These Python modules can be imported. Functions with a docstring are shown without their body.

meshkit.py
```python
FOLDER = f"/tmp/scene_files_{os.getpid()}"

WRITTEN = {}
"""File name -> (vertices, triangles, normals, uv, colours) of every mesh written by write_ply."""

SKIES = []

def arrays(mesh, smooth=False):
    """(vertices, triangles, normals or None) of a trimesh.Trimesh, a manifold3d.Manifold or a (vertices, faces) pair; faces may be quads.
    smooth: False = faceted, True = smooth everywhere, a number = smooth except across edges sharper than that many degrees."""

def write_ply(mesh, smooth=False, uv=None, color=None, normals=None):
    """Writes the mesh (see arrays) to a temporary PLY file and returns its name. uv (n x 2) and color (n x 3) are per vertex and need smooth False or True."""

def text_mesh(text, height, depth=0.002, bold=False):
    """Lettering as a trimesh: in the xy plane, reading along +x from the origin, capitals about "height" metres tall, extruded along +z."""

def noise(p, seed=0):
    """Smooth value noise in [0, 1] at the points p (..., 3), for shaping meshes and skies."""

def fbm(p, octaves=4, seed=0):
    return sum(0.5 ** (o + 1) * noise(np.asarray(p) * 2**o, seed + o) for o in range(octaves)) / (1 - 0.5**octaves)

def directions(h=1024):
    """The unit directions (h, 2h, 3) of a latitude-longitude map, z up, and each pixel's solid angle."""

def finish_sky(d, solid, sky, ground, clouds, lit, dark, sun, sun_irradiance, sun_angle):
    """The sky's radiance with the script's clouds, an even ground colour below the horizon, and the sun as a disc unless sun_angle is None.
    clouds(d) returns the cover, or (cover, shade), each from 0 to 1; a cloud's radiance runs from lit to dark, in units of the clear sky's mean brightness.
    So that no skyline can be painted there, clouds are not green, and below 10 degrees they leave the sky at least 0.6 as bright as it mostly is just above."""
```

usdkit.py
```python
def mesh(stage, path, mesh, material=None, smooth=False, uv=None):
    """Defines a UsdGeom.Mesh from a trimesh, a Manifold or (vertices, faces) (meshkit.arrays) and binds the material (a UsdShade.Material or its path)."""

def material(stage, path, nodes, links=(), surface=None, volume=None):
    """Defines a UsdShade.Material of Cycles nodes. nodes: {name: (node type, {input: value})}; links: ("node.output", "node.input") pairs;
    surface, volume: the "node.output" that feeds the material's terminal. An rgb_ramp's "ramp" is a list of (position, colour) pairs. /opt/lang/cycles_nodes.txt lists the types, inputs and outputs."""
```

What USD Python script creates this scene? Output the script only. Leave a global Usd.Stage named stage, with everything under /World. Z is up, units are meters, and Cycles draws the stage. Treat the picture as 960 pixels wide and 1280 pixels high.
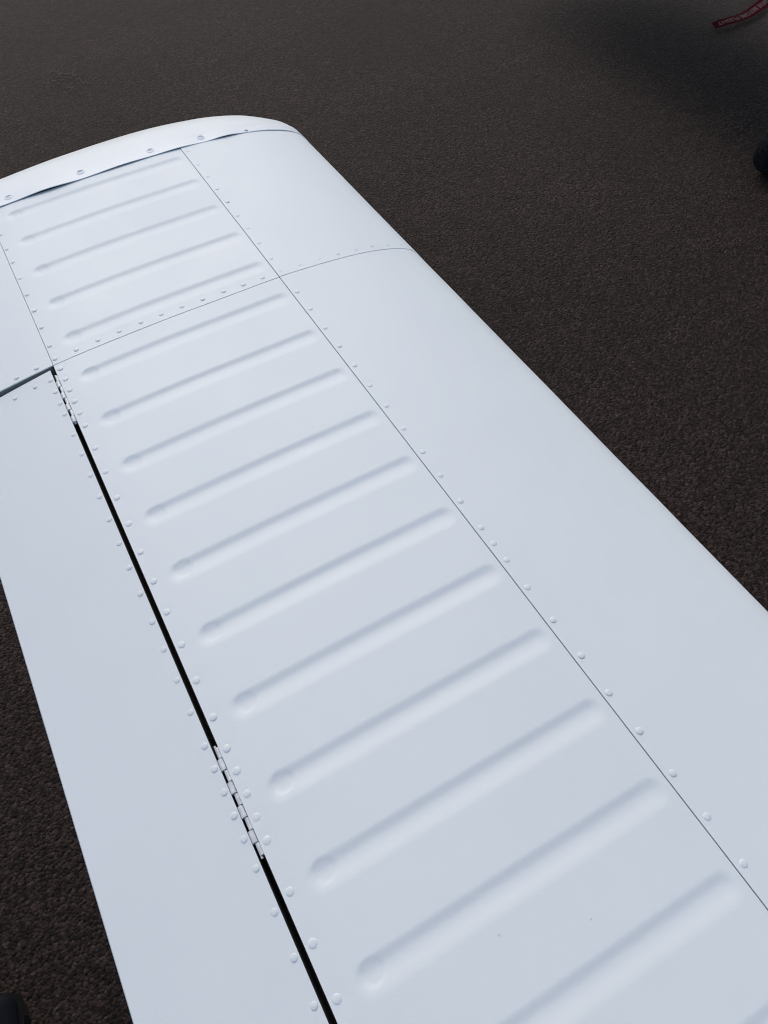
import math, numpy as np, trimesh, manifold3d, usdkit, meshkit
from pxr import Usd, UsdGeom, UsdLux, UsdShade, Gf, Sdf
from scipy.interpolate import CubicSpline, PchipInterpolator

stage = Usd.Stage.CreateInMemory()
UsdGeom.SetStageUpAxis(stage, UsdGeom.Tokens.z)
UsdGeom.SetStageMetersPerUnit(stage, 1.0)
world = UsdGeom.Xform.Define(stage, '/World')
stage.SetDefaultPrim(world.GetPrim())
UsdGeom.Scope.Define(stage, '/World/Looks')
rng = np.random.default_rng(7)

# ------------------------------------------------------------------ camera
# x = towards the leading edge, y = towards the wing tip, z = up; ground at z = 0, wing surface near z = WING_Z
WING_Z = 0.93
cam = UsdGeom.Camera.Define(stage, '/World/camera')
R = np.array([[-0.48579, 0.8722756, 0.0560652], [-0.6977926, -0.4256462, 0.5761169], [0.5263967, 0.24075, 0.8154422]])
w = lambda r: np.array([r[1], r[0], -r[2]])
right, up, back = w(R[0]), -w(R[1]), -w(R[2])
eye = (0.05564, -0.87819, WING_Z + 0.68701)
cam.AddTransformOp().Set(Gf.Matrix4d(*right, 0, *up, 0, *back, 0, *eye, 1))
cam.CreateFocalLengthAttr(6.0)
cam.CreateHorizontalApertureAttr(6.0 * 960 / 955.5)
cam.CreateVerticalApertureAttr(6.0 * 1280 / 955.5)
cam.CreateClippingRangeAttr(Gf.Vec2f(0.01, 2000))
cam.CreateExposureAttr(0.04)

# ------------------------------------------------------------------ sky and sun
SUN_EL = math.radians(41)
SUN_AZ = math.atan2(0.18, 1.0)                       # atan2(x, y)
usdkit.material(stage, '/World/Looks/sky_look', {
    'sky': ('sky_texture', {'sky_type': 'single_scattering', 'sun_disc': False, 'sun_elevation': SUN_EL, 'sun_rotation': SUN_AZ, 'aerosol_density': 2.0}),
    'bg': ('background_shader', {'strength': 0.13})}, [('sky.color', 'bg.color')], surface='bg.background')
dome = UsdLux.DomeLight.Define(stage, '/World/sky')
UsdShade.MaterialBindingAPI.Apply(dome.GetPrim()).Bind(UsdShade.Material.Get(stage, '/World/Looks/sky_look'))
sun = UsdLux.DistantLight.Define(stage, '/World/sun')
sun.CreateNormalizeAttr(True); sun.CreateIntensityAttr(0.28); sun.CreateAngleAttr(38.0)
sun.CreateColorAttr(Gf.Vec3f(1.0, 0.97, 0.90))
d = np.array([math.cos(SUN_EL) * math.sin(SUN_AZ), math.cos(SUN_EL) * math.cos(SUN_AZ), math.sin(SUN_EL)])
sx = np.cross([0, 0, 1.0], d); sx /= np.linalg.norm(sx); sy = np.cross(d, sx)
sun.AddTransformOp().Set(Gf.Matrix4d(*sx, 0, *sy, 0, *d, 0, 0, 0, 0, 1))

# ------------------------------------------------------------------ materials
def look(name, nodes, links, surface='p.BSDF'):
    return usdkit.material(stage, '/World/Looks/' + name, nodes, links, surface=surface)

def paint(name, base, rough, coat=0.25):
    return look(name, {
        'geo': ('geometry', {}),
        'n1': ('noise_texture', {'scale': 7.0, 'detail': 3.0}),
        'c': ('rgb_ramp', {'ramp': [(0.25, tuple(b * 0.965 for b in base)), (0.75, base)]}),
        'n2': ('noise_texture', {'scale': 420.0, 'detail': 2.0}),
        'b2': ('bump', {'strength': 0.10, 'distance': 0.0006}),
        'r': ('map_range', {'from_min': 0.3, 'from_max': 0.7, 'to_min': rough - 0.05, 'to_max': rough + 0.06}),
        'p': ('principled_bsdf', {'specular_ior_level': 0.5, 'coat_weight': coat, 'coat_roughness': 0.14})},
        [('geo.position', 'n1.vector'), ('geo.position', 'n2.vector'), ('n1.fac', 'c.fac'), ('c.color', 'p.base_color'), ('n2.fac', 'b2.height'),
         ('b2.normal', 'p.normal'), ('n1.fac', 'r.value'), ('r.result', 'p.roughness')])

WHITE = paint('white_paint', (0.765, 0.792, 0.780), 0.5, 0.0)
WHITE_TIP = paint('white_tip_paint', (0.745, 0.775, 0.78), 0.42, 0.06)
RIVET = paint('painted_rivet', (0.755, 0.78, 0.77), 0.45, 0.0)
plain = lambda name, c, r, m=0.0, spec=0.5: look(name, {'p': ('principled_bsdf', {'base_color': c, 'roughness': r, 'metallic': m, 'specular_ior_level': spec})}, [])
DARK = plain('dark_primer', (0.018, 0.018, 0.017), 0.7)
RIB = plain('grey_primer', (0.20, 0.215, 0.20), 0.55)
STEEL = look('hinge_metal', {'geo': ('geometry', {}), 'n': ('noise_texture', {'scale': 260.0, 'detail': 3.0}), 'c': ('rgb_ramp', {'ramp': [(0.3, (0.56, 0.56, 0.56)), (0.7, (0.76, 0.77, 0.77))]}),
    'p': ('principled_bsdf', {'roughness': 0.5, 'metallic': 0.15})}, [('geo.position', 'n.vector'), ('n.fac', 'c.fac'), ('c.color', 'p.base_color')])
SCREW_DIRT = plain('dirty_screw_metal', (0.10, 0.09, 0.085), 0.5, 0.4)
RUBBER = look('tyre_rubber', {'geo': ('geometry', {}), 'n': ('noise_texture', {'scale': 90.0, 'detail': 4.0}), 'c': ('rgb_ramp', {'ramp': [(0.35, (0.005, 0.005, 0.005)), (0.75, (0.018, 0.018, 0.020))]}),
    'p': ('principled_bsdf', {'roughness': 0.85, 'specular_ior_level': 0.08})}, [('geo.position', 'n.vector'), ('n.fac', 'c.fac'), ('c.color', 'p.base_color')])
RIBBON = look('red_webbing', {'geo': ('geometry', {}), 'w': ('wave_texture', {'scale': 260.0}), 'c': ('rgb_ramp', {'ramp': [(0.0, (0.045, 0.002, 0.005)), (1.0, (0.062, 0.003, 0.007))]}),
    'p': ('principled_bsdf', {'roughness': 0.9, 'specular_ior_level': 0.03})}, [('geo.position', 'w.vector'), ('w.fac', 'c.fac'), ('c.color', 'p.base_color')])
LETTER = plain('white_print', (0.19, 0.15, 0.15), 0.8)
SHOE = plain('dark_shoe_leather', (0.004, 0.005, 0.008), 0.75, 0.0, 0.12)
SOLE = plain('black_sole_rubber', (0.006, 0.006, 0.006), 0.8, 0.0, 0.12)
ASPHALT = look('asphalt', {
    'geo': ('geometry', {}),
    'v': ('voronoi_texture', {'scale': 160.0}), 'vb': ('voronoi_texture', {'scale': 80.0}),
    'n1': ('noise_texture', {'scale': 120.0, 'detail': 5.0, 'roughness': 0.7}),
    'n2': ('noise_texture', {'scale': 1.3, 'detail': 6.0, 'roughness': 0.6}),
    'n3': ('noise_texture', {'scale': 18.0, 'detail': 4.0, 'roughness': 0.65}),
    'stone': ('rgb_ramp', {'ramp': [(0.0, (0.0050, 0.0033, 0.0028)), (0.5, (0.0300, 0.0192, 0.0164)), (0.9, (0.048, 0.0312, 0.0268)), (1.0, (0.075, 0.0540, 0.0470))]}),
    'sep': ('separate_color', {}),
    'pit': ('rgb_ramp', {'ramp': [(0.36, (0.06, 0.06, 0.06)), (0.51, (1, 1, 1))]}),
    'large': ('rgb_ramp', {'ramp': [(0.32, (0.74, 0.75, 0.76)), (0.68, (1.18, 1.15, 1.12))]}),
    'm1': ('mix', {'mix_type': 'multiply', 'fac': 1.0}), 'm2': ('mix', {'mix_type': 'multiply', 'fac': 1.0}), 'm3': ('mix', {'mix_type': 'multiply', 'fac': 0.8}),
    'mid': ('rgb_ramp', {'ramp': [(0.3, (0.72, 0.72, 0.72)), (0.65, (1.1, 1.1, 1.1))]}),
    'mp': ('mapping', {'rotation': (0, 0, 0.9), 'scale': (0.22, 2.6, 1.0)}), 'n4': ('noise_texture', {'scale': 1.0, 'detail': 5.0, 'roughness': 0.6, 'distortion': 0.6}),
    'streak': ('rgb_ramp', {'ramp': [(0.30, (0.88, 0.88, 0.88)), (0.55, (1, 1, 1)), (0.72, (1.16, 1.15, 1.13))]}), 'm4': ('mix', {'mix_type': 'multiply', 'fac': 1.0}),
    'h1': ('math', {'math_type': 'multiply_add', 'value2': -0.9}), 
    'h2': ('math', {'math_type': 'multiply_add', 'value2': -0.5}),
    'b': ('bump', {'strength': 1.0, 'distance': 0.0048}),
    'p': ('principled_bsdf', {'roughness': 0.8, 'specular_ior_level': 0.22, 'specular_tint': (1.0, 0.84, 0.76)})},
    [('geo.position', 'v.vector'), ('geo.position', 'vb.vector'), ('geo.position', 'n1.vector'), ('geo.position', 'n2.vector'), ('geo.position', 'n3.vector'),
     ('v.color', 'sep.color'), ('sep.r', 'stone.fac'), ('n1.fac', 'pit.fac'), ('n2.fac', 'large.fac'), ('n3.fac', 'mid.fac'),
     ('stone.color', 'm1.color1'), ('pit.color', 'm1.color2'), ('m1.color', 'm2.color1'), ('large.color', 'm2.color2'), ('m2.color', 'm3.color1'), ('mid.color', 'm3.color2'),
     ('geo.position', 'mp.vector'), ('mp.vector', 'n4.vector'), ('n4.fac', 'streak.fac'), ('m3.color', 'm4.color1'), ('streak.color', 'm4.color2'), ('m4.color', 'p.base_color'),
     ('v.distance', 'h1.value1'), ('n1.fac', 'h1.value3'), ('vb.distance', 'h2.value1'), ('h1.value', 'h2.value3'), ('h2.value', 'b.height'), ('b.normal', 'p.normal')])

# ------------------------------------------------------------------ helpers
used = {}
def numbered(parent, name):
    k = used.get((parent, name), 0); used[(parent, name)] = k + 1
    return f'{parent}/{name}' if k == 0 else f'{parent}/{name}_{k:03d}'

def tag(prim, **kw):
    for k, v in kw.items(): prim.SetCustomDataByKey(k, v)
    return prim

def thing(name, label, category, loc=(0, 0, 0), rz=0.0, group=None):
    x = UsdGeom.Xform.Define(stage, numbered('/World', name)); x.AddTranslateOp().Set(Gf.Vec3d(*map(float, loc)))
    if rz: x.AddRotateZOp().Set(math.degrees(rz))
    tag(x.GetPrim(), label=label, category=category)
    if group: tag(x.GetPrim(), group=group)
    return str(x.GetPath())

def obj(parent, name, mesh, mat, smooth=False, **kw):
    m = usdkit.mesh(stage, numbered(parent, name), mesh, mat, smooth=smooth)
    tag(m.GetPrim(), **kw)
    return str(m.GetPath())

def join(parts):
    """Lists of (vertices, triangles) kept unwelded, so that borders stay crisp."""
    vs, fs, k = [], [], 0
    for v, f in parts:
        vs.append(np.asarray(v, float)); fs.append(np.asarray(f, int) + k); k += len(v)
    return np.vstack(vs), np.vstack(fs)

def grid_faces(n, m, flip=False):
    i, j = np.meshgrid(np.arange(n - 1), np.arange(m - 1), indexing='ij')
    a = i * m + j
    q = np.stack([a, a + 1, a + m + 1, a + m], -1).reshape(-1, 4)
    f = np.vstack([q[:, [0, 1, 2]], q[:, [0, 2, 3]]])
    return f[:, ::-1] if flip else f

# ------------------------------------------------------------------ ground
def ground():
    e = np.unique(np.r_[np.linspace(-400, -8, 12), np.linspace(-8, 8, 65), np.linspace(8, 400, 12)])
    X, Y = np.meshgrid(e, e, indexing='ij')
    near = np.exp(-(X ** 2 + Y ** 2) / 60)
    Z = (meshkit.fbm(np.stack([X * 0.7, Y * 0.7, 0 * X], -1), 3, 3) - 0.5) * 0.005 * near
    return np.stack([X, Y, Z - 0.002], -1).reshape(-1, 3), grid_faces(len(e), len(e), True)
obj('/World', 'ground', ground(), ASPHALT, smooth=True, kind='structure', label='dark brown-grey asphalt apron under the aircraft')

PALE = plain('pale_scuff', (0.062, 0.054, 0.052), 0.85, 0.0, 0.15)
def scuff(cx, cy, length, width, angle, n, seed):
    # ragged flakes rubbed off onto the asphalt, thin sheets just above it
    r = np.random.default_rng(seed); parts = []
    for k in range(n):
        a = r.uniform(-1, 1) * length / 2; b = r.normal(0, width / 2); sz = r.uniform(.25, 1.0) * min(.0065, width)
        t = np.sort(r.uniform(0, 2 * np.pi, 7)); rad = sz * r.uniform(.35, 1.0, 7)
        p = np.stack([rad * np.cos(t) * r.uniform(1, 2.4) + a, rad * np.sin(t) + b], 1)
        c, q = math.cos(angle), math.sin(angle)
        p = np.stack([p[:, 0] * c - p[:, 1] * q + cx, p[:, 0] * q + p[:, 1] * c + cy], 1)
        v = np.vstack([p.mean(0), p]); z = .0016 + .00002 * k
        parts.append((np.c_[v, np.full(8, z)], [[0, i + 1, (i + 1) % 7 + 1] for i in range(7)]))
    return join(parts)
obj('/World/ground', 'worn_mark', scuff(2.62, 1.06, .16, .07, .4, 120, 1), PALE, label='pale worn mark in the shade at the right edge')
obj('/World/ground', 'worn_mark', scuff(.50, 3.03, .26, .035, -1.09, 130, 2), PALE)
obj('/World/ground', 'worn_mark', scuff(.44, 2.98, .20, .03, -1.2, 60, 3), PALE)

# ------------------------------------------------------------------ the tail wing
UPPER = np.array([(-.143, -.0160), (-.07, -.0073), (0, 0), (.09, .0030), (.15, .0036), (.2, .0033), (.27, .0022), (.33, .0007), (.371, -.0022), (.4216, -.0072),
                  (.468, -.0142), (.507, -.0240), (.53, -.0325), (.5444, -.0407), (.5555, -.0515), (.563, -.064), (.566, -.0765)])
LOWER = np.array([(.563, -.089), (.553, -.101), (.53, -.113), (.48, -.1235), (.40, -.127), (.30, -.122), (.20, -.110), (.10, -.090), (0, -.064), (-.02, -.0585), (-.143, -.0205)])
ALL = np.vstack([UPPER, LOWER])
S = np.r_[0, np.cumsum(np.hypot(*np.diff(ALL, axis=0).T))]
section = CubicSpline(S, ALL)
def s_at(v):                                                       # arc length of the upper surface at chord position v
    s = np.linspace(0, S[16], 4000); return np.interp(v, section(s)[:, 0], s)
def s_low(v):
    s = np.linspace(S[16], S[-1], 4000); return np.interp(-np.asarray(v), -section(s)[:, 0], s)
def normal(s):
    t = section(s, 1); t = t / np.linalg.norm(t, axis=-1, keepdims=True)
    return np.stack([-t[..., 1], t[..., 0]], -1)
chord_z = lambda v: -.018 - (v + .143) / .709 * .0585
TIP, SEAM = 0.410, 0.330
ROOT = -1.25
BEADS = [.380, .300, .214, .1285, .0437] + [-.0388, -.1288, -.2137, -.3001, -.3842, -.4693, -.5553, -.6405, -.7237, -.8071] + [-.8925 - .0855 * k for k in range(4)]
RIV_HINGE = [-.011, -.0338, -.0565, -.0796, -.1034, -.128, -.1706, -.2137, -.2574, -.3, -.3433, -.3863, -.4283, -.4714, -.5141, -.5568, -.5912, -.6145, -.6377, -.6603, -.6822, -.7279, -.7703, -.8128] + [-.8128 - .043 * k for k in range(1, 10)]
RIV_TAB = [-.0237, -.0483, -.0715, -.0932, -.1337, -.1699, -.2071, -.2438, -.281, -.3182, -.3542, -.3918, -.4299, -.4661, -.5033, -.5409, -.5776, -.6019, -.6254, -.6483, -.6711, -.6979, -.7346, -.7714, -.8084] + [-.8084 - .037 * k for k in range(1, 11)]
RIV_SEAM_IN = [-.0423, -.0856, -.1312, -.1725, -.2154, -.257, -.2984, -.3412, -.3834, -.4242, -.4663, -.5075, -.5312, -.5554, -.5935, -.6364, -.6806, -.7229, -.7657, -.809, -.8504, -.8921] + [-.8921 - .0425 * k for k in range(1, 8)]
RIV_SEAM_OUT = [.3922, .3445, .3008, .2586, .2159, .1727, .133, .0903, .0459]
RIV_OUT_HINGE = [.3800, .3365, .2931, .2547, .2094, .1664, .1249, .0839, .0406]
RIV_RIB = [(.0115, .0352), (.0121, .0664), (.0132, .0964), (.0133, .1276), (.0134, .1575), (.0137, .1876), (.0133, .2182), (.0132, .2497), (.0121, .2787), (.0116, .3084)]
RIV_NOSE_RIB = [.3376, .3680, .3990, .4290, .4580, .4860, .5120, .5350]

def bead_depth(u, v):
    out = np.zeros_like(u)
    for b in BEADS:
        b = b - 0.003
        a, e = .0225 + .0135, .3245 - .0135                        # centres of the rounded ends
        dv = np.where(v < a, a - v, np.where(v > e, v - e, 0))
        dist = np.hypot(dv, u - b)
        t = np.clip(dist / (.0147 - .0043 * (u - b) / np.maximum(dist, 1e-6)), 0, 1)
        out += -.0018 * (0.5 + 0.5 * np.cos(np.pi * t)) ** 0.9
        t2 = np.clip((.0105 - np.hypot(v - (a + .003), u - b + .001)) / .0016, 0, 1)         # the flat left by the stamping tool
        out += -.00045 * t2 * t2 * (3 - 2 * t2)
    return out

PUCKERS = [(.0065, u) for u in RIV_HINGE] + [(.3378, u) for u in RIV_SEAM_IN + RIV_SEAM_OUT] + [(v, u) for u, v in RIV_RIB]
def waviness(u, v):
    p = np.stack([u * 9, v * 9, 0 * u], -1)
    h = (meshkit.fbm(p, 2, 11) - .5) * .0007 + (meshkit.fbm(p * 3.1, 2, 5) - .5) * .00012
    for pv, pu in PUCKERS:
        h -= .00018 * np.exp(-((u - pu) ** 2 + (v - pv) ** 2) / (2 * .006 ** 2))
    return h

def skin(u0, u1, s0, s1, du, ds, lift=0.0, beads=False, wavy=True, lip=.0016):
    us = np.linspace(u0, u1, max(2, int(round((u1 - u0) / du)) + 1)); ss = np.linspace(s0, s1, max(2, int(round((s1 - s0) / ds)) + 1))
    P, N = section(ss), normal(ss)
    Uu, V = np.meshgrid(us, P[:, 0], indexing='ij')
    h = np.full_like(Uu, lift)
    if wavy: h = h + waviness(Uu, V)
    if beads: h = h + bead_depth(Uu, V)
    pos = lambda h: np.stack([P[:, 0] + N[:, 0] * h, Uu, P[:, 1] + N[:, 1] * h], -1)
    T, B = pos(h), pos(h - lip)
    n, m = Uu.shape
    parts = [(T.reshape(-1, 3), grid_faces(n, m, True))]
    for a, b, fl in ((T[0], B[0], False), (T[-1], B[-1], True), (T[:, 0], B[:, 0], True), (T[:, -1], B[:, -1], False)):
        parts.append((np.stack([a, b], 1).reshape(-1, 3), grid_faces(len(a), 2, fl)))
    return join(parts)

wing = thing('aircraft_tail_wing', 'white painted metal aircraft tail wing with pressed ribs, rivets and hinged tab over the asphalt', 'aircraft wing', (0, 0, WING_Z))

GAP = .00042
mid_in = obj(wing, 'middle_skin', skin(ROOT, -GAP, s_at(.0), s_at(SEAM - GAP), .0017, .0022, beads=True), WHITE, True)
mid_out = obj(wing, 'middle_skin', skin(GAP, TIP + .030, s_at(.0005), s_at(SEAM - GAP), .0024, .0024, beads=True, lift=.0004), WHITE, True)
nose_in = obj(wing, 'nose_skin', skin(ROOT, -GAP, s_at(SEAM + GAP), s_low(.33), .008, .004, lift=.0007), WHITE, True)
nose_out = obj(wing, 'nose_skin', skin(GAP, TIP + .030, s_at(SEAM + GAP), s_low(.33), .008, .004, lift=.0011), WHITE, True)
rear = obj(wing, 'rear_skin', skin(GAP + .0004, TIP + .030, 0, s_at(-.0002), .008, .005, lift=.0004), WHITE, True)
low = obj(wing, 'lower_skin', join([skin(ROOT, -GAP, s_low(.3285), s_low(-.001), .05, .006, wavy=False), skin(GAP, TIP, s_low(.3285), S[-1], .05, .006, wavy=False)]), WHITE, True)

def plate(poly_vz, u0, u1):
    """A closed (v, z) outline pushed out along the span."""
    from shapely.geometry import Polygon
    m = trimesh.creation.extrude_polygon(Polygon(poly_vz), u1 - u0, engine='earcut')
    v = np.asarray(m.vertices)
    return np.stack([v[:, 0], u0 + v[:, 2], v[:, 1]], -1), np.asarray(m.faces)[:, ::-1]
def chain(m, smooth_shade=False): return m
obj(wing, 'rear_spar', plate([(.0022, -.0024), (.0040, -.0024), (.0040, -.0625), (.0022, -.0625)], ROOT, TIP), DARK)
obj(wing, 'main_spar', plate([(.322, -.0022), (.3245, -.0022), (.3245, -.121), (.322, -.121)], ROOT, TIP), DARK)
def inner_outline(v0, v1, inset):
    a = section(np.linspace(s_at(v0), s_at(v1), 30)); b = section(np.linspace(s_low(v1), s_low(v0), 30))
    a = a - normal(np.linspace(s_at(v0), s_at(v1), 30)) * inset; b = b - normal(np.linspace(s_low(v1), s_low(v0), 30)) * inset
    return np.vstack([a, b])
obj(wing, 'end_rib', plate(inner_outline(-.140, -.002, .0013), .0016, .0034), RIB, label='bare grey end rib beside the tab')
obj(wing, 'root_rib', plate(np.vstack([inner_outline(.004, .50, .0040), ][0:1]), ROOT + .002, ROOT + .004), RIB)
obj(wing, 'gap_web', plate([(.3255, -.0042), (.3345, -.0042), (.3345, -.0050), (.3255, -.0050)], ROOT, TIP), DARK)
obj(wing, 'gap_web', plate(inner_outline(.006, .55, .0042), -.0022, .0022), DARK)

# rivets
def dome(r, h, n=14, rings=4):
    prof = [(r - .0005, -.0006), (r - .0005, h * .12), (r, h * .16), (r, h * .28)] + [(r * math.cos(a), h * .28 + h * .72 * math.sin(a)) for a in np.linspace(0, math.pi / 2, rings + 1)[1:]]
    prof[-1] = (0.0, h)
    v = [(rr * math.cos(t), rr * math.sin(t), z) for rr, z in prof[:-1] for t in np.arange(n) * 2 * math.pi / n] + [(0, 0, h)]
    f = []
    for k in range(len(prof) - 2):
        for i in range(n):
            a, b, c, e = k * n + i, k * n + (i + 1) % n, (k + 1) * n + (i + 1) % n, (k + 1) * n + i
            f += [(a, b, c), (a, c, e)]
    k = (len(prof) - 2) * n
    f += [(k + i, k + (i + 1) % n, len(v) - 1) for i in range(n)]
    return np.array(v), np.array(f)
def on_surface(m, v, u, lift=0.0, s=None, frame=None):
    s = s_at(v) if s is None else s
    if frame is None: p, n = section(s), normal(s)
    else: p, n = frame
    ex = np.array([n[1], 0, -n[0]]); ez = np.array([n[0], 0, n[1]]); ey = np.array([0, 1.0, 0])
    V = np.asarray(m[0]); a = rng.uniform(0, 6.28); c, q = math.cos(a), math.sin(a)
    V = np.stack([V[:, 0] * c - V[:, 1] * q, V[:, 0] * q + V[:, 1] * c, V[:, 2]], -1)
    return V @ np.array([ex, ey, ez]) + np.array([p[0], u, p[1]]) + ez * lift, m[1]
def rivet(parent, v, u, r, h, lift=0.0, frame=None):
    r *= rng.uniform(.96, 1.04)
    obj(parent, 'rivet', on_surface(dome(r, h * rng.uniform(.88, 1.1)), v + rng.normal(0, .0003), u + rng.normal(0, .0003), lift, frame=frame), RIVET, 40)
for u in RIV_HINGE: rivet(mid_in, .0066, u, .0038, .0010, -.0002)
for u in RIV_SEAM_IN: rivet(nose_in, .3378, u, .0034, .0010, .0005)
for u in RIV_SEAM_OUT: rivet(nose_out, .3378, u, .0033, .0009, .0009)
for u in RIV_OUT_HINGE + [.0107]: rivet(mid_out, .0056, u, .0033, .0012, .0002)
for u, v in RIV_RIB: rivet(mid_out, v, u, .0034, .0010, .0002)
for v in RIV_NOSE_RIB: rivet(nose_out, v, .0122, .0030, .0007, .0009)
for v in (-.0205, -.0483, -.077, -.105, -.130): rivet(rear, v, .0095, .0034, .0012, .0003)

CHIP = plain('paint_chip_dirt', (0.45, 0.45, 0.45), 0.7)
for v, u, r in ((.1370, -.8380, .0009), (.2060, -.8640, .0010), (.43, .17, .0008)):
    a = np.sort(rng.uniform(0, 2 * np.pi, 7)); rr = r * rng.uniform(.5, 1.1, 7)
    flat = np.vstack([[0, 0, .0002], np.c_[rr * np.cos(a), rr * np.sin(a), np.full(7, .0001)]])
    obj(mid_in if v < .33 else (nose_in if u < 0 else nose_out), 'paint_chip', on_surface((flat, np.array([[0, i + 1, (i + 1) % 7 + 1] for i in range(7)])), v, u, .0006 if v < .33 else .0016), CHIP)

# trim tab, drooping a little
TA, TB = np.array([-.0060, -.0009]), np.array([-.1425, -.0245])
TAB_END = -.0056
t_dir = (TB - TA) / np.linalg.norm(TB - TA); t_n = np.array([t_dir[1], -t_dir[0]])
t_n = t_n if t_n[1] > 0 else -t_n
def tab_frame(v):
    k = (v - TA[0]) / (TB[0] - TA[0]); bulge = .0012 * math.sin(math.pi * k)
    return (TA + (TB - TA) * k + t_n * bulge, t_n)
def tab_mesh():
    us = np.linspace(ROOT, TAB_END, 160); ks = np.linspace(0, 1, 30)
    top = TA + np.outer(ks, TB - TA) + np.outer(.0012 * np.sin(np.pi * ks), t_n)
    Uu, K = np.meshgrid(us, ks, indexing='ij')
    h = (meshkit.fbm(np.stack([Uu * 8, K * 1.2, 0 * K], -1), 2, 21) - .5) * .0006
    T = np.stack([top[:, 0] + t_n[0] * h, Uu, top[:, 1] + t_n[1] * h], -1)
    B0, B1 = np.array([-.0058, -.058]), TB + np.array([.0002, -.0032])
    bot = B0 + np.outer(ks, B1 - B0)
    B = np.stack([bot[:, 0] + 0 * h, Uu, bot[:, 1] + 0 * h], -1)
    n, m = Uu.shape
    rows = np.concatenate([T[:, -1:], B[:, -1:]], 1)
    mid = rows.mean(1, keepdims=True) + np.array([-.0012, 0, 0])
    te = np.concatenate([rows[:, :1], mid, rows[:, 1:]], 1)
    parts = [(T.reshape(-1, 3), grid_faces(n, m)), (B.reshape(-1, 3), grid_faces(n, m, True)), (te.reshape(-1, 3), grid_faces(n, 3))]
    for k, fl in ((0, True), (-1, False)):
        e = np.stack([T[k], B[k]], 1); parts.append((e.reshape(-1, 3), grid_faces(m, 2, fl)))
    return join(parts)
tab = obj(wing, 'trim_tab', tab_mesh(), WHITE, True)
obj(tab, 'tab_spar', plate([(-.0074, -.0024), (-.0056, -.0022), (-.0056, -.058), (-.0074, -.058)], ROOT, TAB_END - .0006), DARK)
for u in RIV_TAB: rivet(tab, 0, u, .0032, .0008, 0, tab_frame(-.0108))
for v in (-.0318, -.0601, -.088, -.116): rivet(tab, 0, -.0205 if v > -.05 else -.0215, .0029, .0010, 0, tab_frame(v))

# piano hinges: alternate knuckles belong to the wing and to the tab
def knuckle(u0, u1, v, r, side):
    n = 12; a = np.linspace(-.25, math.pi + .25, n)
    ring = np.stack([v + r * np.cos(a), -.0022 + r * .9 * np.sin(a)], -1)
    leaf = .0032 * side
    ring = np.vstack([ring, [(v - r, -.006), (v + r, -.006)]])
    return plate(ring[::-1], u0, u1)
for us in ([-.0195 - .0118 * k for k in range(9)], [-.5845 - .0118 * k for k in range(10)], [-1.06 - .0118 * k for k in range(10)]):
    hinge = UsdGeom.Xform.Define(stage, numbered(wing, 'hinge')); hp = str(hinge.GetPath())
    for k in range(len(us) - 1):
        side = 1 if k % 2 == 0 else -1
        v, r = (-.0019, .0020) if side > 0 else (-.0031, .0027)
        obj(hp, 'knuckle', knuckle(us[k + 1] + .0005, us[k] - .0005, v, r, side), STEEL, 50)
    rod = trimesh.creation.cylinder(.0011, us[0] - us[-1] + .004, sections=10); rv = np.asarray(rod.vertices)
    obj(hp, 'hinge_pin', (np.stack([rv[:, 0] - .0030, rv[:, 2] + (us[0] + us[-1]) / 2, rv[:, 1] - .0026], -1), rod.faces), STEEL, 40)

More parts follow.
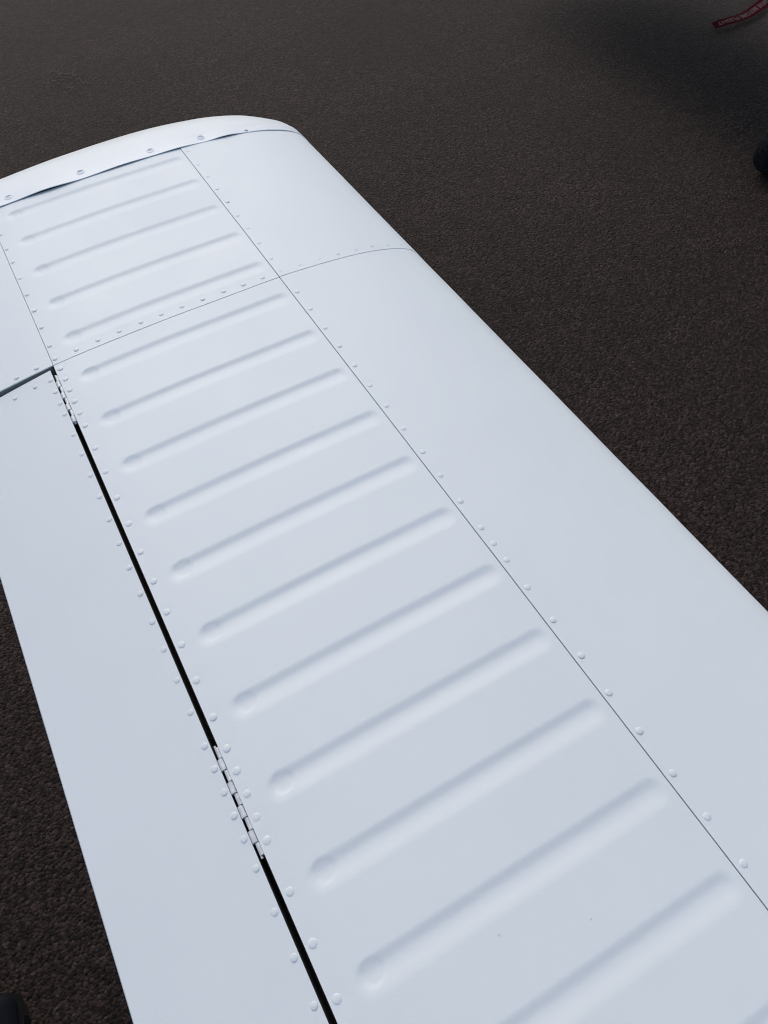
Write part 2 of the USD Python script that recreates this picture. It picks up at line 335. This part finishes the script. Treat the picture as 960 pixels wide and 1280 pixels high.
# tip fairing over the outer end, its edge lifting between the screws
SCREWS = [(.0399, .4270), (.1616, .4290), (.2836, .4275), (.3733, .4245), (.4533, .4160)]
E_of = PchipInterpolator([-.143, 0, .15, .3, .4, .47, .52, .55, .566], [.100, .126, .157, .1715, .1655, .1465, .1135, .088, 0.0])
def tip_edge(v):                                                   # how far the fairing's edge stands off the skin
    vs = np.array([-.09] + [p[0] for p in SCREWS] + [.555]); k = np.clip(np.searchsorted(vs, v) - 1, 0, len(vs) - 2)
    t = np.clip((v - vs[k]) / (vs[k + 1] - vs[k]), 0, 1)
    amp = np.array([.0030, .0034, .0016, .0014, .0030, .0008])[k]
    return .0021 + amp * .75 * np.sin(np.pi * t) ** 2
def tip_mesh():
    ss = np.linspace(0, S[-1], 260); P, N = section(ss), normal(ss)
    c = chord_z(P[:, 0]); h = P[:, 1] - c
    E = np.maximum(E_of(np.clip(P[:, 0], -.143, .566)), .0015)
    phi = np.r_[np.linspace(0, .25, 8)[:-1], np.linspace(.25, math.pi / 2, 40)]
    up_side = ss < S[16]
    off = np.where(up_side, tip_edge(P[:, 0]), .001)
    dist = E[None] * np.sin(phi)[:, None]
    fade = .0011 + (off[None] - .0011) * np.exp(-(dist / .042) ** 2)
    fade *= np.cos(phi)[:, None] ** .5
    x = P[:, 0] + N[:, 0] * fade; z = c + h * np.cos(phi)[:, None] + N[:, 1] * fade
    y = TIP + dist + 0 * z
    y = y + (.0012 * np.sin(P[:, 0] * 31) - .0008)[None] * np.exp(-(dist / .02) ** 2)
    T = np.stack([x, y, z], -1)
    wv = (meshkit.fbm(np.stack([x * 10, y * 10, z * 10], -1), 2, 4) - .5) * .0006; T[..., 2] += wv
    n, m = x.shape
    lip = np.stack([T[0], T[0] - np.stack([N[:, 0], 0 * N[:, 0], N[:, 1]], -1) * .0010], 1)
    lip2 = np.stack([lip[:, 1], lip[:, 1] + np.array([0, .02, 0])], 1)
    return join([(T.reshape(-1, 3), grid_faces(n, m, True)), (lip.reshape(-1, 3), grid_faces(m, 2)), (lip2.reshape(-1, 3), grid_faces(m, 2))])
def tip_seal():
    ss = np.linspace(0, S[16] + .02, 160); P, N = section(ss), normal(ss)
    row = lambda h: np.stack([P[:, 0] + N[:, 0] * h, TIP + .0012 * np.sin(P[:, 0] * 31) + .0006, P[:, 1] + N[:, 1] * h], -1)
    top = np.minimum(tip_edge(P[:, 0]) - .0002, .006)
    return np.stack([row(-.001), row(top)], 1).reshape(-1, 3), grid_faces(160, 2)
obj(wing, 'tip_seal', tip_seal(), DARK)
tipf = obj(wing, 'tip_fairing', tip_mesh(), WHITE_TIP, True)
def screw_mesh():
    M = manifold3d.Manifold
    prof = [(0, -.002), (.0040, -.002), (.0040, .0004), (.0030, .0009), (0, .0011)]
    head = M.revolve(manifold3d.CrossSection([prof]), 24)
    for a in (0, 90): head = head - M.cube((.0054, .0013, .004), True).rotate((0, 0, a)).translate((0, 0, .0016))
    return head
def washer_mesh():
    M = manifold3d.Manifold
    return M.revolve(manifold3d.CrossSection([[(.0047, -.001), (.0070, -.001), (.0072, .0004), (.0066, .0013), (.0056, .0013), (.0047, .0006)]]), 28)
for i, (v, u) in enumerate(SCREWS):
    for nm, m, mt in (('screw', screw_mesh(), WHITE_TIP if i < 4 else SCREW_DIRT), ('washer', washer_mesh(), WHITE_TIP)):
        if nm == 'washer' and i == 4: continue
        mm = m.to_mesh(); ph = math.asin(min(1, (u - TIP) / float(E_of(v)))); zz = chord_z(v) + (section(s_at(v))[1] - chord_z(v)) * math.cos(ph)
        n = normal(s_at(v)); fr = (np.array([v, zz]) + n * .0011, n)
        obj(tipf, nm, on_surface((mm.vert_properties[:, :3], mm.tri_verts), v, u, .0003, frame=fr), mt, 30)

# ------------------------------------------------------------------ tail of the aircraft parked beyond (mostly outside the picture)
def lathe_y(prof, n=40):                                            # (radius, y) outline turned about y
    a = np.arange(n + 1) * 2 * math.pi / n
    v = np.array([[(r * math.cos(t), y, r * math.sin(t)) for t in a] for r, y in prof])
    return v.reshape(-1, 3), grid_faces(len(prof), n + 1, True)
plane = thing('parked_aircraft_tail', 'black tailwheel tyre of a parked aircraft in deep shade at the right edge', 'aircraft tail', (2.455, .755, 0))
RW = .09
tyre = lathe_y([(.045, -.028), (.060, -.034), (.076, -.035), (.085, -.028), (RW, -.015), (RW, .015), (.085, .028), (.076, .035), (.060, .034), (.045, .028)])
tyre = (tyre[0] + np.array([0, 0, RW - .002]), tyre[1])
wheel = obj(plane, 'tyre', tyre, RUBBER, True)
obj(plane, 'hub', (lathe_y([(0, -.024), (.045, -.024), (.047, 0), (.045, .024), (0, .024)])[0] + np.array([0, 0, RW - .002]), lathe_y([(0, 0)] * 5)[1]), RIB, 40)
def bar(a, b, r, n=12):
    a, b = np.array(a, float), np.array(b, float); m = trimesh.creation.cylinder(r, segment=(a, b), sections=n); return np.asarray(m.vertices), np.asarray(m.faces)
obj(plane, 'wheel_fork', join([bar((0, s * .046, RW), (.10, s * .046, .27), .008) for s in (-1, 1)] + [bar((.10, -.05, .27), (.10, .05, .27), .010), bar((.10, 0, .27), (.14, 0, .42), .014)]), STEEL, 40)
def slab(chord, t, y0, y1, x0, z, taper=1.0):
    a = np.linspace(0, 2 * math.pi, 41)[:-1]
    px, pz = .5 - .5 * np.cos(a), t * np.sin(a) * (1.1 - .6 * (.5 - .5 * np.cos(a)))
    rows = []
    for y, k in ((y0, 1.0), (y0 + (y1 - y0) * .93, taper), (y1, taper * .8)):
        rows.append(np.stack([x0 + chord * (1 - k) * .3 + px * chord * k, np.full(40, y), z + pz * k], -1))
    T = np.array(rows); T = np.concatenate([T, T[:, :1]], 1)
    caps = [(np.vstack([T[i, :-1], T[i, :-1].mean(0)]), [[j, (j + 1) % 40, 40] if i else [(j + 1) % 40, j, 40] for j in range(40)]) for i in (0, -1)]
    return join([(T.reshape(-1, 3), grid_faces(3, 41))] + caps)
obj(plane, 'stabilizer', slab(.80, .022, 0.0, 2.0, .09, .46, .85), WHITE, 40)
obj(plane, 'stabilizer', slab(1.02, .022, 0.0, -1.75, -.12, .45, .85), WHITE, 40)
cone = lathe_y([(0, -.06), (.09, -.05), (.15, .3), (.22, 1.2), (.30, 2.4), (0, 2.4)], 32)
obj(plane, 'tail_cone', (np.stack([cone[0][:, 1] + .10, -cone[0][:, 0], cone[0][:, 2] * 1.3 + .46], -1), cone[1]), WHITE, 40)

# ------------------------------------------------------------------ streamer lying on the asphalt
def ribbon():
    # path on the ground (v, u) with width direction and height
    P = np.array([(3.062, 1.699), (3.1326, 1.685), (3.2257, 1.684), (3.312, 1.700), (3.386, 1.726), (3.474, 1.766), (3.597, 1.813), (3.73, 1.845)])
    t = np.linspace(0, 1, len(P)); cs = CubicSpline(t, P); q = np.linspace(0, 1, 90); c = cs(q); d = cs(q, 1); d /= np.linalg.norm(d, axis=1, keepdims=True)
    zc = .012 + .008 * np.sin(q * 5.5) ** 2 + .004 * np.sin(q * 17)
    tw = np.interp(q, [0, .35, .55, .68, .8, 1], [.1, .15, .4, 1.05, 1.2, .5])
    return c, d, zc, tw
RC, RD, RZ, RT = ribbon()
def ribbon_point(k, off, lift):
    """k: index along the path (float), off: across the width."""
    i = np.clip(k, 0, 89.0)
    f = lambda A: np.stack([np.interp(i, np.arange(90), A[:, j]) for j in range(A.shape[1])], -1) if A.ndim > 1 else np.interp(i, np.arange(90), A)
    c, dd, z, t = f(RC), f(RD), f(RZ), f(RT)
    nrm = np.stack([-dd[..., 1], dd[..., 0]], -1)                   # to the left of the path, that is away from the camera
    across = np.stack([nrm[..., 0] * np.cos(t), nrm[..., 1] * np.cos(t), np.sin(t)], -1)
    upv = np.stack([-nrm[..., 0] * np.sin(t), -nrm[..., 1] * np.sin(t), np.cos(t)], -1)
    return np.stack([c[..., 0], c[..., 1], z + .024 * np.abs(np.sin(t))], -1) + across * np.asarray(off)[..., None] + upv * np.asarray(lift)[..., None]
HW = .024
def ribbon_mesh():
    K, O = np.meshgrid(np.arange(90.0), np.linspace(-HW, HW, 7), indexing='ij')
    T, B = ribbon_point(K, O, 0 * K), ribbon_point(K, O, 0 * K - .0012)
    parts = [(T.reshape(-1, 3), grid_faces(90, 7, True)), (B.reshape(-1, 3), grid_faces(90, 7))]
    for a, b, fl in ((T[0], B[0], True), (T[-1], B[-1], False), (T[:, 0], B[:, 0], True), (T[:, -1], B[:, -1], False)):
        parts.append((np.stack([a, b], 1).reshape(-1, 3), grid_faces(len(a), 2, fl)))
    return join(parts)
tagp = thing('warning_streamer', 'dark red webbing warning streamer with white lettering, lying on the asphalt at top right', 'warning streamer', (0, 0, 0))
web = obj(tagp, 'webbing', ribbon_mesh(), RIBBON, True)
def lettering():
    m = meshkit.text_mesh('REMOVE BEFORE FLIGHT', .022, .0003)
    m = m.subdivide() if len(m.vertices) < 40000 else m
    V = np.asarray(m.vertices).copy(); L = V[:, 0].max()
    seg = np.r_[0, np.cumsum(np.linalg.norm(np.diff(RC, axis=0), axis=1))]
    along = .020 + (L - V[:, 0])                                    # the last letter lies at the free end
    k = np.interp(along, seg, np.arange(90))
    off = -(V[:, 1] - .011)
    return ribbon_point(k, off, .0005 + V[:, 2]), np.asarray(m.faces)
obj(web, 'lettering', lettering(), LETTER)

# ------------------------------------------------------------------ the shoe at the lower left
def shoe():
    M = manifold3d.Manifold
    def ball(x, y, z, r): return M.sphere(r, 32).translate((x, y, z))
    upper = M.batch_hull([ball(.235, .004, .034, .030), ball(.258, -.026, .030, .022), ball(.260, .018, .030, .022), ball(.19, .010, .040, .040), ball(.19, -.014, .040, .038), ball(.10, 0, .055, .040)]) \
        + M.batch_hull([ball(.14, 0, .06, .036), ball(.03, 0, .045, .036), ball(.03, 0, .09, .032), ball(.10, 0, .085, .032)]) \
        - M.cube((1, 1, .2), True).translate((0, 0, -.088))
    upper = upper - M.cylinder(.08, .027, .030, 32).translate((.045, 0, .07))
    pts = [(-.010, -.030), (.03, -.036), (.10, -.034), (.18, -.050), (.245, -.052), (.278, -.040), (.286, -.008), (.279, .030), (.248, .046), (.19, .052), (.10, .037), (.03, .036), (-.01, .03), (-.018, 0)]
    sole = M.extrude(manifold3d.CrossSection([pts]).offset(.004, manifold3d.JoinType.Round, 2, 16), .022)
    f = lambda a: trimesh.Trimesh(a.to_mesh().vert_properties[:, :3], a.to_mesh().tri_verts)
    return f(upper.refine_to_length(.006)), f(sole)
sh = thing('shoe', 'dark navy shoe toe standing on the asphalt at the bottom left corner', 'shoe', (-.848, -.452, 0), math.radians(-3))
up_m, so_m = shoe()
trimesh.smoothing.filter_taubin(up_m, iterations=12)
upm = obj(sh, 'upper', up_m, SHOE, True); obj(sh, 'sole', so_m, SOLE, 40)
for k in range(4):
    x = .12 + .02 * k
    arc = [(x, y, .0955 - .011 * k + .010 * math.cos(y * 60)) for y in np.linspace(-.022, .022, 7)]
    obj(upm, 'lace', join([bar(arc[i], arc[i + 1], .0028, 8) for i in range(6)]), SOLE)
